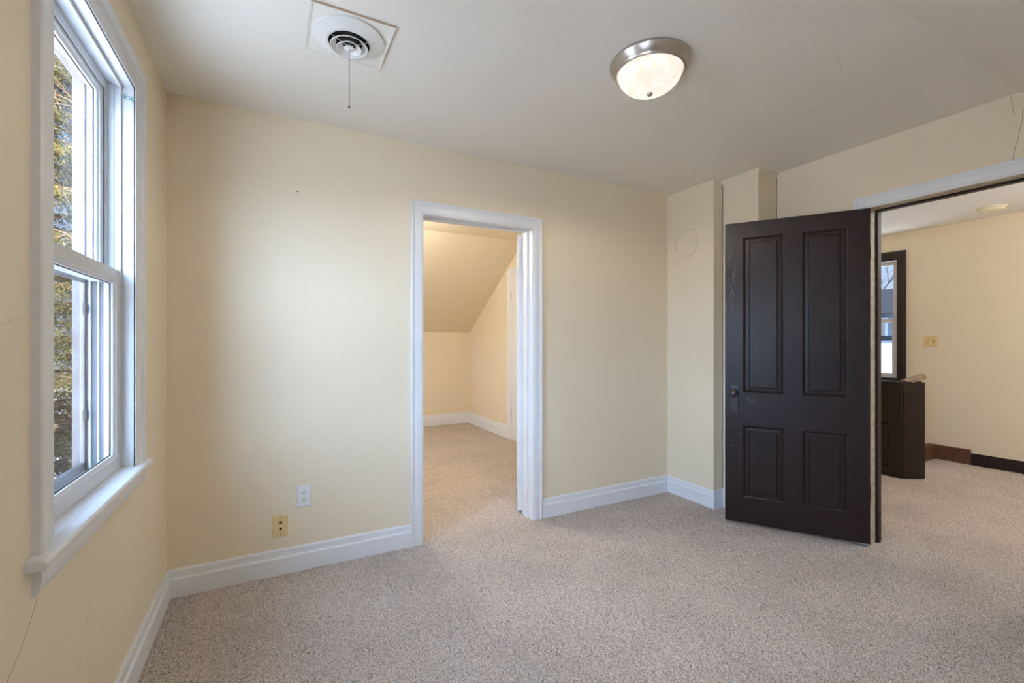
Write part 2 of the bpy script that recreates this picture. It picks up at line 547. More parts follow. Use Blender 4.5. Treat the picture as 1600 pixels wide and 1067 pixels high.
crack(wall_left, [(XL, 1.66, 0.50), (XL, 1.60, 0.40), (XL, 1.57, 0.33)], 0.0004, 'faint_seam')
crack(wall_left, [(XL, 1.30, 1.28), (XL, 1.22, 1.255), (XL, 1.16, 1.252)], 0.0004, 'faint_seam')
crack(wall_right, [(XR, 0.752, 2.36), (XR, 0.770, 2.24), (XR, 0.783, 2.17), (XR, 0.794, 2.096)], 0.0011)
crack(wall_right, [(XR, 0.803, 2.409), (XR, 0.789, 2.31)], 0.0009)
crack(ceiling, [(2.446, 2.05, CEIL), (2.446, 1.40, CEIL), (2.446, 0.98, CEIL)], 0.0008, 'faint_seam')
crack(ceiling, [(2.06, 1.02, CEIL), (2.22, 1.08, CEIL)], 0.0006, 'faint_seam')

for q in ((2.948, 2.2305), (3.1535, 1.9505)):
    bm = bmesh.new(); tube(bm, [(*q, 0.13), (*q, 1.2), (*q, 2.385)], 0.0022, 5)
    o = obj('seam', bm, 'dark_gap', wall_right); o['label'] = 'dark open seam in the inner corner of the chase'

# ------------------------------------------------------------------ baseboards
BASE = [(0, 0.0), (0, 0.135), (-0.006, 0.135), (-0.010, 0.128), (-0.0115, 0.098), (-0.0185, 0.093), (-0.0195, 0.088), (-0.0195, 0.0)]
def baseboard(name, path, m='white_trim', prof=BASE, label=None):
    bm = bmesh.new()
    sweep(bm, path, prof, lambda x, y, z: (x, y, z - 0.008))
    # caulk bead along the carpet edge
    return struct(obj(name, bm, m), label, 'baseboard')
baseboard('baseboard_left', [(XL, -1.02), (XL, YB)], label='white baseboard under the sash window')
baseboard('baseboard_back', [(XL, YB), (0.724, YB)], label='white baseboard left of the closet doorway')
baseboard('baseboard_back_right', [(1.640, YB), (2.85, YB)], label='white baseboard right of the closet doorway')
baseboard('baseboard_right', [(2.85, YB), (2.85, 2.232), (2.95, 2.232), (2.95, 1.952), (XR, 1.952), (XR, 1.472)], label='white baseboard wrapping the chase behind the dark door')
KB = [(w, z * 1.2) for w, z in BASE]
baseboard('baseboard_closet', [(XL, 6.33), (KX, 6.33), (KX, 5.055)], prof=KB, label='white baseboard in the far corner of the closet')
DB = [(0, 0.0), (0, 0.118), (-0.008, 0.118), (-0.012, 0.085), (-0.02, 0.08), (-0.02, 0.0)]
baseboard('baseboard_hall', [(HX, 1.826), (HX, -1.9)], 'dark_brown', DB, 'dark brown baseboard on the hall wall')
bm = bmesh.new()
PB = [(0, 0.0), (0, 0.150), (-0.020, 0.150), (-0.022, 0.146), (-0.022, 0.0)]
sweep(bm, [(5.70, 2.115), (HX, 2.115), (HX, 1.828)], PB, lambda x, y, z: (x, y, z - 0.006))
box(bm, 5.70, HX + 0.01, 2.10, 2.16, -0.006, 0.144)
struct(obj('baseboard_stair_edge', bm, 'brown_wood', bevel=0.002), 'brown wooden board around the stair edge in the hall', 'baseboard')

# thin crown strips on the chase
bm = bmesh.new()
sweep(bm, [(2.95, 2.232), (2.95, 1.952), (XR, 1.952)], [(0, CEIL - 0.030), (-0.004, CEIL - 0.030), (-0.014, CEIL - 0.012), (-0.016, CEIL + 0.002), (0, CEIL + 0.002)], lambda x, y, z: (x, y, z))
struct(obj('trim_1', bm, 'wall_paint'), 'thin cream crown strip at the top of the chase', 'trim')

# ------------------------------------------------------------------ door casings
def casing_prof(w):
    return [(0, 0), (0, 0.007), (0.004, 0.010), (0.011, 0.010), (0.014, 0.0135), (w * 0.55, 0.0145), (w - 0.020, 0.0135), (w - 0.017, 0.0165), (w - 0.004, 0.0195), (w, 0.017), (w, 0)]

# closet doorway
bm = bmesh.new()
sweep(bm, [(DX0, -0.01), (DX0, DZ), (DX1, DZ), (DX1, -0.01)], casing_prof(0.076), onback)
tr = struct(obj('trim_2', bm, 'white_trim'), 'white moulded casing around the closet doorway', 'door casing')
bm = bmesh.new()
def jamb(bm, x0, x1, y0, y1, top, t=0.016):
    box(bm, x0 - t, x0, y0, y1, -0.01, top + t)
    box(bm, x1, x1 + t, y0, y1, -0.01, top + t)
    box(bm, x0, x1, y0, y1, top, top + t)
jamb(bm, DX0, DX1, YB + 0.001, YB + 0.129, DZ)
# stop strips
box(bm, DX0, DX0 + 0.012, YB + 0.050, YB + 0.090, -0.01, DZ)
box(bm, DX1 - 0.012, DX1, YB + 0.050, YB + 0.090, -0.01, DZ)
box(bm, DX0 + 0.012, DX1 - 0.012, YB + 0.050, YB + 0.090, DZ - 0.012, DZ)
obj('jamb', bm, 'white_trim', tr, bevel=0.0015)
# closet-side casing
bm = bmesh.new()
sweep(bm, [(-DX1, -0.01), (-DX1, DZ), (-DX0, DZ), (-DX0, -0.01)], casing_prof(0.076), lambda u, v, p: (-u, YB + 0.13 + p, v))
obj('inner_casing', bm, 'white_trim', tr)
# strike plate and latch mark on the left jamb are hidden; hinge mortises on the right are on the door

# hall doorway: white on the room side, dark on the hall side
bm = bmesh.new()
sweep(bm, [(-HY1, -0.01), (-HY1, HZ), (-HY0, HZ), (-HY0, -0.01)], casing_prof(0.072), onright)
tr = struct(obj('trim_3', bm, 'white_trim'), 'white moulded casing around the hall doorway', 'door casing')
bm = bmesh.new()
def jamb_r(bm, xa, xb, t=0.016):
    box(bm, xa, xb, HY1, HY1 + t, -0.01, HZ + t)
    box(bm, xa, xb, HY0 - t, HY0, -0.01, HZ + t)
    box(bm, xa, xb, HY0, HY1, HZ, HZ + t)
jamb_r(bm, XR + 0.001, XR + 0.080)
obj('jamb', bm, 'worn_edge', tr)
bm = bmesh.new()
jamb_r(bm, XR + 0.080, XR + 0.144)
box(bm, XR + 0.082, XR + 0.120, HY1 - 0.012, HY1, -0.01, HZ)
box(bm, XR + 0.082, XR + 0.120, HY0, HY0 + 0.012, -0.01, HZ)
box(bm, XR + 0.082, XR + 0.120, HY0 + 0.012, HY1 - 0.012, HZ - 0.012, HZ)
o = obj('jamb_stop', bm, 'dark_brown', tr, bevel=0.001); o['label'] = 'dark brown inner half of the hall door jamb'
bm = bmesh.new()
sweep(bm, [(HY0, -0.01), (HY0, HZ), (HY1, HZ), (HY1, -0.01)], casing_prof(0.09), lambda u, v, p: (XR + 0.145 + p, u, v))
o = obj('hall_casing', bm, 'dark_brown', tr); o['label'] = 'dark brown casing on the hall side'

# ------------------------------------------------------------------ panelled doors
def panel_door(root, name_slab, w, h, th, cols, rows, m, mat4):
    """slab with through-openings for panels (u from the hinge, v up, t from the face seen in the photo backwards)"""
    def fn(u, v, t): return mat4 @ Vector((u, t, v))
    bm = bmesh.new()
    holes = [(c0, c1, r0, r1) for c0, c1 in cols for r0, r1 in rows]
    slab(bm, 0, w, 0, h, holes, fn, 0.0, th)
    s = obj(name_slab, bm, m, root, bevel=0.0015)
    for c0, c1, r0, r1 in holes:
        bm = bmesh.new()
        for sgn, t0 in ((1, 0.0), (-1, th)):
            steps = [(0.0, 0.0), (0.002, 0.0006), (0.006, 0.0035), (0.010, 0.0085), (0.0115, 0.0125), (0.0135, 0.0135), (0.033, 0.0125), (0.0365, 0.0065), (0.039, 0.0055)]
            rings = []
            for ins, dep in steps:
                t = t0 + sgn * dep
                rings.append([bm.verts.new(fn(*p, t)) for p in ((c0 + ins, r0 + ins), (c1 - ins, r0 + ins), (c1 - ins, r1 - ins), (c0 + ins, r1 - ins))])
            for a, b in zip(rings[:-1], rings[1:]):
                for i in range(4):
                    bm.faces.new((a[i], a[(i + 1) % 4], b[(i + 1) % 4], b[i]))
            bm.faces.new(rings[-1])
        obj('panel', bm, m, root)
    return s

# the dark door, swung open into the room (pivot = hinge end of the face we see)
hp = Vector((3.130, 1.371, 0.014)); fp = Vector((2.702, 2.025, 0.014))
d = (fp - hp).normalized()
back = Vector((-d.y, d.x, 0))
if back.x < 0: back = -back           # away from the camera, towards the wall
mat4 = Matrix(((d.x, back.x, 0, hp.x), (d.y, back.y, 0, hp.y), (0, 0, 1, hp.z), (0, 0, 0, 1)))
door = empty('door_1', hp)
struct(door, 'dark brown four-panel wooden door standing open into the room', 'door')
DW, DH, DT = 0.782, 2.000, 0.035
COLS = [(0.110, 0.340), (0.442, 0.673)]
ROWS = [(0.174, 0.645), (0.866, 1.897)]
panel_door(door, 'door_slab', DW, DH, DT, COLS, ROWS, 'dark_paint', mat4)
def dl(u, t, v): return mat4 @ Vector((u, t, v))
# pale worn latch edge
bm = bmesh.new(); box(bm, DW, DW + 0.002, 0.002, DT - 0.002, 0.0, DH, fn=dl)
o = obj('edge_strip', bm, 'worn_edge', door); o['label'] = 'pale worn latch edge'
# lock plate, knob, keyhole
lock = bmesh.new(); box(lock, 0.700, 0.752, -0.006, 0.0, 0.733, 0.915, fn=dl)
lp = obj('lock_plate', lock, 'knob_paint', door, bevel=0.003)
bm = bmesh.new()
lathe(bm, [(0.020, 0.0), (0.020, 0.005), (0.013, 0.009), (0.009, 0.013), (0.009, 0.028), (0.015, 0.032), (0.0245, 0.037), (0.027, 0.046), (0.0245, 0.056), (0.015, 0.062), (0.0, 0.064)], 0, 0, 32,
      fn=lambda x, y, z: dl(0.727 + x, -0.006 - z, 0.862 + y))
obj('knob', bm, 'knob_paint', door, smooth=True)
bm = bmesh.new()
lathe(bm, [(0.0, 0.0), (0.004, 0.0), (0.004, 0.0012), (0.0, 0.0012)], 0, 0, 16, fn=lambda x, y, z: dl(0.727 + x, -0.0062 - z, 0.793 + y))
box(bm, 0.7253, 0.7287, -0.0074, -0.0062, 0.776, 0.792, fn=dl)
o = obj('keyhole', bm, 'black', lp)
# hinges on the jamb side
for z in (0.25, 1.70):
    bm = bmesh.new(); lathe(bm, [(0.0, 0.0), (0.006, 0.0), (0.006, 0.09), (0.0, 0.09)], 0, 0, 12, fn=lambda x, y, q: dl(-0.004 + x, DT + 0.003 + y, z + q))
    obj('hinge', bm, 'dark_metal', door, smooth=True)
# scratches by the latch side (crazed paint)
rnd = random.Random(3)
bm = bmesh.new()
zz = 1.86
pts = []
while zz > 1.40:
    u = 0.745 + rnd.uniform(-0.022, 0.022)
    seg = [(u + rnd.uniform(-.012, .012), zz + rnd.uniform(-.01, .01))]
    for k in range(rnd.randint(1, 3)):
        seg.append((seg[-1][0] + rnd.uniform(-.018, .018), seg[-1][1] - rnd.uniform(.005, .03)))
    tube(bm, [dl(min(max(p, 0.705), 0.779), 0.0, q) for p, q in seg], 0.0006, 4)
    zz -= rnd.uniform(0.012, 0.03)
for k in range(26):
    u, z = rnd.uniform(0.69, 0.775), rnd.uniform(0.2, 0.75)
    tube(bm, [dl(u, 0.0, z), dl(u + rnd.uniform(-.006, .006), 0.0, z - rnd.uniform(.003, .012))], 0.0006, 4)
tube(bm, [dl(0.655, 0, 0.83), dl(0.60, 0, 0.80)], 0.0006, 4)
tube(bm, [dl(0.645, 0, 0.84), dl(0.605, 0, 0.815)], 0.0005, 4)
for k in range(22):
    u, z = rnd.uniform(0.02, 0.70), rnd.uniform(0.05, 1.95)
    tube(bm, [dl(u, 0.0, z), dl(u + rnd.uniform(-.004, .004), 0.0, z - rnd.uniform(.003, .008))], 0.0006, 4)
obj('scratches', bm, 'scratch', door)

# white closet door swung back into the closet: only its hinge edge shows
hp2 = Vector((1.566, YB + 0.141, 0.014)); ang = R(62)
d2 = Vector((math.cos(ang), math.sin(ang), 0)); b2 = Vector((-d2.y, d2.x, 0))
# u along the leaf, t towards the opening side
mat5 = Matrix(((d2.x, b2.x, 0, hp2.x), (d2.y, b2.y, 0, hp2.y), (0, 0, 1, hp2.z), (0, 0, 0, 1)))
door2 = empty('door_2', hp2)
struct(door2, 'white closet door swung open, hinge edge showing at the doorway', 'door')
panel_door(door2, 'door_slab', 0.745, 1.968, 0.035, [(0.11, 0.33), (0.42, 0.64)], [(0.17, 0.64), (0.86, 1.86)], 'white_trim', mat5)
for z in (0.20, 1.66):
    bm = bmesh.new()
    box(bm, -0.0015, 0.0005, 0.004, 0.031, z, z + 0.09, fn=lambda u, t, v: mat5 @ Vector((u, t, v)))
    lathe(bm, [(0.0, 0.0), (0.006, 0.0), (0.006, 0.09), (0.0, 0.09)], 0, 0, 12, fn=lambda x, y, q: mat5 @ Vector((-0.005 + x, 0.034 + y, z + q)))
    obj('hinge', bm, 'white_trim', door2)

# third white door: in the closet's side wall
door3 = empty('door_3', (KX, 4.5, 0.0))
struct(door3, 'white cased door in the closet side wall', 'door')
kc = lambda u, v, p: (KX - p, -u, v)
bm = bmesh.new()
sweep(bm, [(-4.955, -0.01), (-4.955, 2.03), (-4.20, 2.03), (-4.20, -0.01)], casing_prof(0.095), kc)
obj('casing', bm, 'white_trim', door3)
mat6 = Matrix(((0, 1, 0, KX - 0.006), (-1, 0, 0, 4.952), (0, 0, 1, 0.012), (0, 0, 0, 1)))
panel_door(door3, 'door_slab', 0.750, 2.015, 0.004 + 0.03, [(0.11, 0.33), (0.42, 0.64)], [(0.17, 0.64), (0.86, 1.90)], 'white_trim', mat6)
for z in (0.28, 1.75):
    bm = bmesh.new(); lathe(bm, [(0.0, 0.0), (0.006, 0.0), (0.006, 0.10), (0.0, 0.10)], KX - 0.012, 4.954, 12, cz=z)
    for q in (0.0, 0.10):
        lathe(bm, [(0.0, -0.006), (0.006, -0.002), (0.006, 0.002), (0.0, 0.006)], KX - 0.012, 4.954, 10, cz=z + q)
    obj('hinge', bm, 'nickel', door3, smooth=True)

# ------------------------------------------------------------------ the sash window in the left wall
win = empty('window_1', (XL, 1.755, WZ0))
struct(win, 'white double-hung sash window in the left wall', 'window')
# casing: flat field with a raised outer band
CP = [(0, 0), (0, 0.005), (0.006, 0.0075), (0.040, 0.0075), (0.048, 0.012), (0.052, 0.0165), (0.090, 0.018), (0.094, 0.015), (0.095, 0.0)]
bm = bmesh.new()
sweep(bm, [(WY0, WZ0 - 0.002), (WY0, WZ1), (WY1, WZ1), (WY1, WZ0 - 0.002)], CP, onleft)
obj('casing', bm, 'white_trim', win)
# stool with rounded nose and horns
SP = 0.036
bm = bmesh.new()
prof = [(-0.154, -0.002), (0.020, -0.002), (SP - 0.006, -0.003), (SP, -0.010), (SP, -0.019), (SP - 0.006, -0.026), (-0.006, -0.026), (-0.154, -0.026)]
ya, yb = WY0 - 0.126, WY1 + 0.120
def stool_strip(y0, y1, pr):
    A = [bm.verts.new((XL + q, y0, WZ0 + z)) for q, z in pr]; B = [bm.verts.new((XL + q, y1, WZ0 + z)) for q, z in pr]
    n = len(pr)
    for i in range(n): bm.faces.new((A[i], A[(i + 1) % n], B[(i + 1) % n], B[i]))
    bm.faces.new(A); bm.faces.new(B)
stool_strip(ya, yb, [(0.0, -0.002)] + prof[1:7][:-1] + [(0.0, -0.026)])
stool_strip(WY0 - 0.015, WY1 + 0.015, [(-0.150, -0.002), (0.0005, -0.002), (0.0005, -0.026), (-0.150, -0.026)])
obj('stool', bm, 'white_trim', win, bevel=0.002)
bm = bmesh.new()
apr = [(0.0, -0.026), (0.016, -0.026), (0.017, -0.055), (0.015, -0.072), (0.010, -0.084), (0.004, -0.090), (0.0, -0.090)]
stool_strip(WY0 - 0.095, WY1 + 0.095, apr)
obj('apron', bm, 'white_trim', win)
# jambs and head
bm = bmesh.new()
xa, xb = XL - 0.148, XL + 0.004
xa = -0.5345
box(bm, xa, xb, WY0 - 0.015, WY0, WZ0 - 0.002, WZ1 + 0.015)
box(bm, xa, xb, WY1, WY1 + 0.015, WZ0 - 0.002, WZ1 + 0.015)
box(bm, xa, xb, WY0, WY1, WZ1, WZ1 + 0.015)
obj('jamb', bm, 'white_vinyl', win)
bm = bmesh.new()
xa, xb = XL - 0.148, -0.5345
box(bm, xa, xb, WY0 - 0.015, WY0, WZ0 - 0.002, WZ1 + 0.015)
box(bm, xa, xb, WY1, WY1 + 0.015, WZ0 - 0.002, WZ1 + 0.015)
box(bm, xa, xb, WY0, WY1, WZ1, WZ1 + 0.015)
o = obj('outer_jamb', bm, 'weathered_dimmed', win); o['label'] = 'weathered outer part of the jamb, darkened to offset strong daylight'
# vinyl tracks
bm = bmesh.new()
for y, s in ((WY0, 1), (WY1, -1)):
    for x0, x1, p in ((-0.496, -0.491, 0.010), (-0.5345, -0.5305, 0.016), (-0.578, -0.574, 0.010), (-0.516, -0.512, 0.004), (-0.556, -0.552, 0.004)):
        box(bm, x0, x1, *sorted((y, y + s * p)), WZ0 + 0.001, WZ1 - 0.001)
obj('jamb_track', bm, 'white_vinyl', win)
bm = bmesh.new()
box(bm, -0.4935, -0.4875, WY0, WY1, WZ1 - 0.012, WZ1)
box(bm, -0.5355, -0.5300, WY0, WY1, WZ1 - 0.030, WZ1)
obj('head_stop', bm, 'white_vinyl', win)

def sash(name, x0, x1, z0, z1, stile, bot, top):
    bm = bmesh.new()
    y0, y1 = WY0 + 0.004, WY1 - 0.004
    # bevelled interior faces: profile swept around the glass opening
    gy0, gy1, gz0, gz1 = y0 + stile, y1 - stile, z0 + bot, z1 - top
    box(bm, x0, x1, y0, gy0, z0, z1); box(bm, x0, x1, gy1, y1, z0, z1)
    box(bm, x0, x1, gy0, gy1, z0, gz0); box(bm, x0, x1, gy0, gy1, gz1, z1)
    s = obj(name, bm, 'white_vinyl', win, bevel=0.0015)
    # glazing bead
    bm = bmesh.new()
    sweep(bm, [(gy0, gz0), (gy0, gz1), (gy1, gz1), (gy1, gz0)], [(0, 0), (-0.010, 0), (-0.010, 0.006), (0, 0.012)],
          lambda u, v, p: (x1 - 0.014 + p, u, v), closed=True)
    obj('glazing_bead', bm, 'white_vinyl', s)
    bm = bmesh.new()
    sweep(bm, [(gy0, gz0), (gy0, gz1), (gy1, gz1), (gy1, gz0)], [(0, 0), (-0.0125, 0), (-0.0125, 0.0035), (0, 0.0035)],
          lambda u, v, p: (x1 - 0.0180 + p, u, v), closed=True)
    obj('gasket', bm, 'brown_gasket', s)
    obj('glass', bx((x0 + x1) / 2 - 0.002, (x0 + x1) / 2 + 0.002, gy0, gy1, gz0, gz1), 'window_glass', s)
    return s
sash('lower_sash', -0.529, -0.494, WZ0 - 0.0015, 1.474, 0.040, 0.046, 0.040)
us = sash('upper_sash', -0.572, -0.537, 1.432, WZ1 - 0.012, 0.045, 0.040, 0.034)
# dark sash lock on the meeting rail
obj('sash_lock', bx(-0.545, -0.531, 1.90, 1.945, 1.4745, 1.486), 'brown_gasket', win, bevel=0.002)
# storm window outside
bm = bmesh.new()
sx0, sx1 = -0.601, -0.588
box(bm, sx0, sx1, WY0, WY0 + 0.012, WZ0, WZ1); box(bm, sx0, sx1, WY1 - 0.012, WY1, WZ0, WZ1)
box(bm, sx0, sx1, WY0, WY1, WZ0, WZ0 + 0.03); box(bm, sx0, sx1, WY0, WY1, WZ1 - 0.022, WZ1)
box(bm, sx0 + 0.003, sx1, WY0 + 0.012, WY1 - 0.012, 1.425, 1.452)
st = obj('storm_frame', bm, 'worn_dimmed', win, bevel=0.001)
obj('screen', bx(-0.5985, -0.5980, WY0 + 0.02, WY1 - 0.02, WZ0 + 0.02, 1.43), 'insect_screen', st)
for z in (0.965, 1.335):
    obj('latch', bx(-0.588, -0.580, WY1 - 0.030, WY1 - 0.012, z - 0.019, z + 0.019), 'dark_metal', st, bevel=0.001)
# outside casing
bm = bmesh.new()
xe0, xe1 = -0.628, -0.604
box(bm, xe0, xe1, WY0 - 0.11, WY0 - 0.002, WZ0 - 0.05, WZ1 + 0.12); box(bm, xe0, xe1, WY1 + 0.012, WY1 + 0.11, WZ0 - 0.05, WZ1 + 0.12)
box(bm, xe0, xe1, WY0, WY1 + 0.012, WZ1 + 0.004, WZ1 + 0.12); box(bm, -0.65, -0.600, WY0 - 0.11, WY1 + 0.11, WZ0 - 0.05, WZ0 - 0.004)
obj('exterior_casing', bm, 'worn_dimmed', win)
# ghost of old lettering left on the jamb
cu = bpy.data.curves.new('sticker_lettering', 'FONT'); cu.body = 'iloag'; cu.size = 0.030; cu.extrude = 0.0003; cu.space_character = 0.8
to = bpy.data.objects.new('sticker_lettering_curve', cu); C.objects.link(to)
bpy.context.view_layer.update()
me = bpy.data.meshes.new_from_object(to.evaluated_get(bpy.context.evaluated_depsgraph_get()))
bpy.data.objects.remove(to)
wmax = max(v.co.x for v in me.vertices)
for v in me.vertices:
    x, y, z = v.co
    v.co = (-0.486 + x / wmax * 0.034, WY1 - 0.0005 - z, 2.100 + y)
me.materials.clear(); me.materials.append(M['teal_ink'])
o = bpy.data.objects.new('sticker_lettering', me); C.objects.link(o); o.parent = win; o.matrix_parent_inverse = Matrix.Translation(win.location).inverted()
o['label'] = 'faint teal remnant of lettering on the jamb'

# ------------------------------------------------------------------ added gable window, unseen beside the viewer, for fill daylight
w4 = empty('fill_window_room', (XL, 0.075, SZ0)); struct(w4, 'unseen white sash window added beside the viewer for daylight', 'window')
bm = bmesh.new()
sweep(bm, [(SY0, SZ0), (SY0, SZ1), (SY1, SZ1), (SY1, SZ0)], CP, onleft)
box(bm, XL - 0.15, XL + SP, SY0 - 0.12, SY1 + 0.12, SZ0 - 0.026, SZ0)
obj('casing', bm, 'white_trim', w4)
bm = bmesh.new()
zm = (SZ0 + SZ1) / 2
for y0, y1, z0, z1 in ((SY0, SY0 + .045, SZ0, SZ1), (SY1 - .045, SY1, SZ0, SZ1), (SY0, SY1, SZ0, SZ0 + .045), (SY0, SY1, SZ1 - .04, SZ1), (SY0, SY1, zm - .02, zm + .02)):
    box(bm, -0.565, -0.53, y0, y1, z0, z1)
sh = obj('sash', bm, 'white_vinyl', w4)
obj('glass', bx(-0.549, -0.545, SY0 + .04, SY1 - .04, SZ0 + .04, SZ1 - .035), 'window_glass', sh)

w5 = empty('fill_window_closet', (XL, 5.125, 0.90)); struct(w5, 'small unseen window added in the closet gable for daylight', 'window')  # unseen window put in to bring daylight into the closet
bm = bmesh.new()
sweep(bm, [(4.90, 0.90), (4.90, 1.60), (5.35, 1.60), (5.35, 0.90)], [(-0.02, 0), (-0.02, -0.10), (0.0, -0.10), (0.0, 0.0), (0.07, 0.0), (0.07, 0.018), (-0.02, 0.018)], onleft, closed=True)
obj('casing', bm, 'white_trim', w5)
obj('glass', bx(-0.549, -0.545, 4.905, 5.345, 0.905, 1.595), 'window_glass', w5)

# ------------------------------------------------------------------ hall window
def hall_window(name, OY0, OY1, label):
    w2 = empty(name, (HX, (OY0 + OY1) / 2, OZ0))
    struct(w2, label, 'window')
    hw = lambda u, v, p: (HX - p, -u, v)
    bm = bmesh.new()
    sweep(bm, [(-OY1, OZ0), (-OY1, OZ1), (-OY0, OZ1), (-OY0, OZ0)], [(0, 0), (0, 0.010), (0.055, 0.014), (0.060, 0.020), (0.075, 0.020), (0.075, 0)], hw)
    box(bm, HX - 0.04, HX + 0.02, OY0 - 0.10, OY1 + 0.10, OZ0 - 0.03, OZ0)
    obj('casing', bm, 'dark_brown', w2, bevel=0.001)
    bm = bmesh.new()
    for a_ in ((OY0, OY0 + 0.012, OZ0, OZ1), (OY1 - 0.012, OY1, OZ0, OZ1), (OY0, OY1, OZ1 - 0.02, OZ1), (OY0, OY1, OZ0, OZ0 + 0.012)):
        box(bm, HX + 0.001, HX + 0.03, *a_)
    obj('jamb', bm, 'dark_brown', w2)
    def sash2(name, x0, z0, z1):
        bm = bmesh.new(); y0, y1 = OY0 + 0.012, OY1 - 0.012; s_ = 0.055
        box(bm, x0, x0 + 0.03, y0, y0 + s_, z0, z1); box(bm, x0, x0 + 0.03, y1 - s_, y1, z0, z1)
        box(bm, x0, x0 + 0.03, y0 + s_, y1 - s_, z0, z0 + 0.045); box(bm, x0, x0 + 0.03, y0 + s_, y1 - s_, z1 - 0.045, z1)
        s = obj(name, bm, 'white_vinyl', w2, bevel=0.002)
        obj('glass', bx(x0 + 0.013, x0 + 0.017, y0 + s_, y1 - s_, z0 + 0.045, z1 - 0.045), 'window_glass', s)
    sash2('lower_sash', HX + 0.032, OZ0 + 0.012, 1.48)
    sash2('upper_sash', HX + 0.066, 1.436, OZ1 - 0.02)
hall_window('window_2', OY0, OY1, 'dark-cased sash window in the hall above the stair guard')
hall_window('fill_window_hall', PY0, PY1, 'added dark-cased hall window, hidden behind the open door, for daylight')  # hidden window put in to brighten the hall ceiling

# ------------------------------------------------------------------ ceiling light
LX, LY = 1.421, 1.430
cl = empty('ceiling_light', (LX, LY, CEIL))
tag(cl, 'round flush ceiling light with brushed metal ring and lit alabaster bowl', 'ceiling light')
bm = bmesh.new()
lathe(bm, [(0.100, 0.0), (0.166, 0.0), (0.1685, -0.004), (0.1685, -0.009), (0.165, -0.014), (0.160, -0.022), (0.150, -0.036), (0.146, -0.040), (0.1445, -0.046), (0.140, -0.047), (0.136, -0.044), (0.136, -0.02), (0.100, -0.004)], LX, LY, 96, cz=CEIL)
obj('ring', bm, 'nickel', cl, smooth=True)
bm = bmesh.new()
prof = [(0.1355 * math.cos(a_) ** 0.9 if a_ < PI / 2 - 1e-6 else 0.0, -0.034 - 0.096 * math.sin(a_)) for a_ in [PI / 2 * k / 20 for k in range(21)]]
lathe(bm, prof, LX, LY, 96, cz=CEIL)
obj('glass_bowl', bm, 'alabaster_glass', cl, smooth=True)
bm = bmesh.new()
lathe(bm, [(0.0, 0.004), (0.011, 0.004), (0.0125, 0.0), (0.010, -0.006), (0.006, -0.009), (0.0, -0.010)], LX, LY, 24, cz=CEIL - 0.132)
obj('finial', bm, 'nickel', cl, smooth=True)
bulb = lamp('ceiling_bulb', 'SPOT', (LX, LY, CEIL - 0.150), 26, (1.0, 0.87, 0.70))   # the lamp's own light, out of its bowl
bulb.data.spot_size = R(178); bulb.data.spot_blend = 0.25; bulb.data.shadow_soft_size = 0.09

# ------------------------------------------------------------------ ceiling vent with pull chain
VX, VY = 0.258, 1.858
ve = empty('ceiling_vent', (VX, VY, CEIL))
tag(ve, 'round white ceiling vent on square plate with hanging pull chain', 'ceiling vent')
SQ = 0.147
bm = bmesh.new()
box(bm, VX - SQ, VX + SQ, VY - SQ, VY + SQ, CEIL - 0.003, CEIL + 0.002)
obj('plate', bm, 'ceiling_paint', ve)
bm = bmesh.new()
sweep(bm, [(VX - SQ, VY - SQ), (VX - SQ, VY + SQ), (VX + SQ, VY + SQ), (VX + SQ, VY - SQ)], [(0, 0), (-0.006, 0), (-0.006, 0.005), (0, 0.006)], lambda x, y, z: (x, y, CEIL - z), closed=True)
o = obj('plate_frame', bm, 'ceiling_paint', ve)
bm = bmesh.new()
sweep(bm, [(VX - SQ, VY - SQ), (VX + SQ, VY - SQ), (VX + SQ, VY + SQ)], [(0, 0), (-0.003, 0), (-0.003, 0.0075), (0, 0.0075)], lambda x, y, z: (x, y, CEIL - z))
o = obj('frame_edge', bm, 'edge_tan', ve); o['label'] = 'tan outer edge of the plate'
bm = bmesh.new()
lathe(bm, [(0.130, -0.003), (0.132, -0.007), (0.130, -0.011), (0.118, -0.013), (0.092, -0.026), (0.080, -0.028), (0.076, -0.026), (0.080, -0.022), (0.100, -0.010), (0.110, -0.003)], VX, VY, 80, cz=CEIL)
obj('outer_ring', bm, 'white_plastic', ve, smooth=True)
bm = bmesh.new()
lathe(bm, [(0.0, -0.004), (0.105, -0.004)], VX, VY, 48, cz=CEIL)
obj('duct_dark_disc', bm, 'duct_black', ve)  # flat black disc standing in for the darkness inside the duct
for r0, r1, z0, z1 in ((0.050, 0.070, -0.024, -0.040), (0.026, 0.046, -0.030, -0.047)):
    bm = bmesh.new()
    lathe(bm, [(r0, z0), (r0 - 0.0015, z0 - 0.001), (r1 - 0.0015, z1 - 0.001), (r1, z1 - 0.0005), (r1 + 0.0005, z1 + 0.001), (r0 + 0.0015, z0 + 0.001), (r0, z0)], VX, VY, 64, cz=CEIL)
    obj('ring', bm, 'white_plastic', ve, smooth=True)
bm = bmesh.new()
lathe(bm, [(0.0, -0.034), (0.012, -0.036), (0.019, -0.043), (0.0195, -0.045), (0.015, -0.0465), (0.006, -0.048), (0.004, -0.052), (0.0, -0.052)], VX, VY, 32, cz=CEIL)
obj('hub', bm, 'white_plastic', ve, smooth=True)
for a_ in (R(205), R(325), R(85)):
    bm = bmesh.new()
    c_, s_ = math.cos(a_), math.sin(a_)
    tube(bm, [(VX + 0.012 * c_, VY + 0.012 * s_, CEIL - 0.036), (VX + 0.082 * c_, VY + 0.082 * s_, CEIL - 0.027)], 0.0012, 6)
    obj('spoke', bm, 'white_plastic', ve)
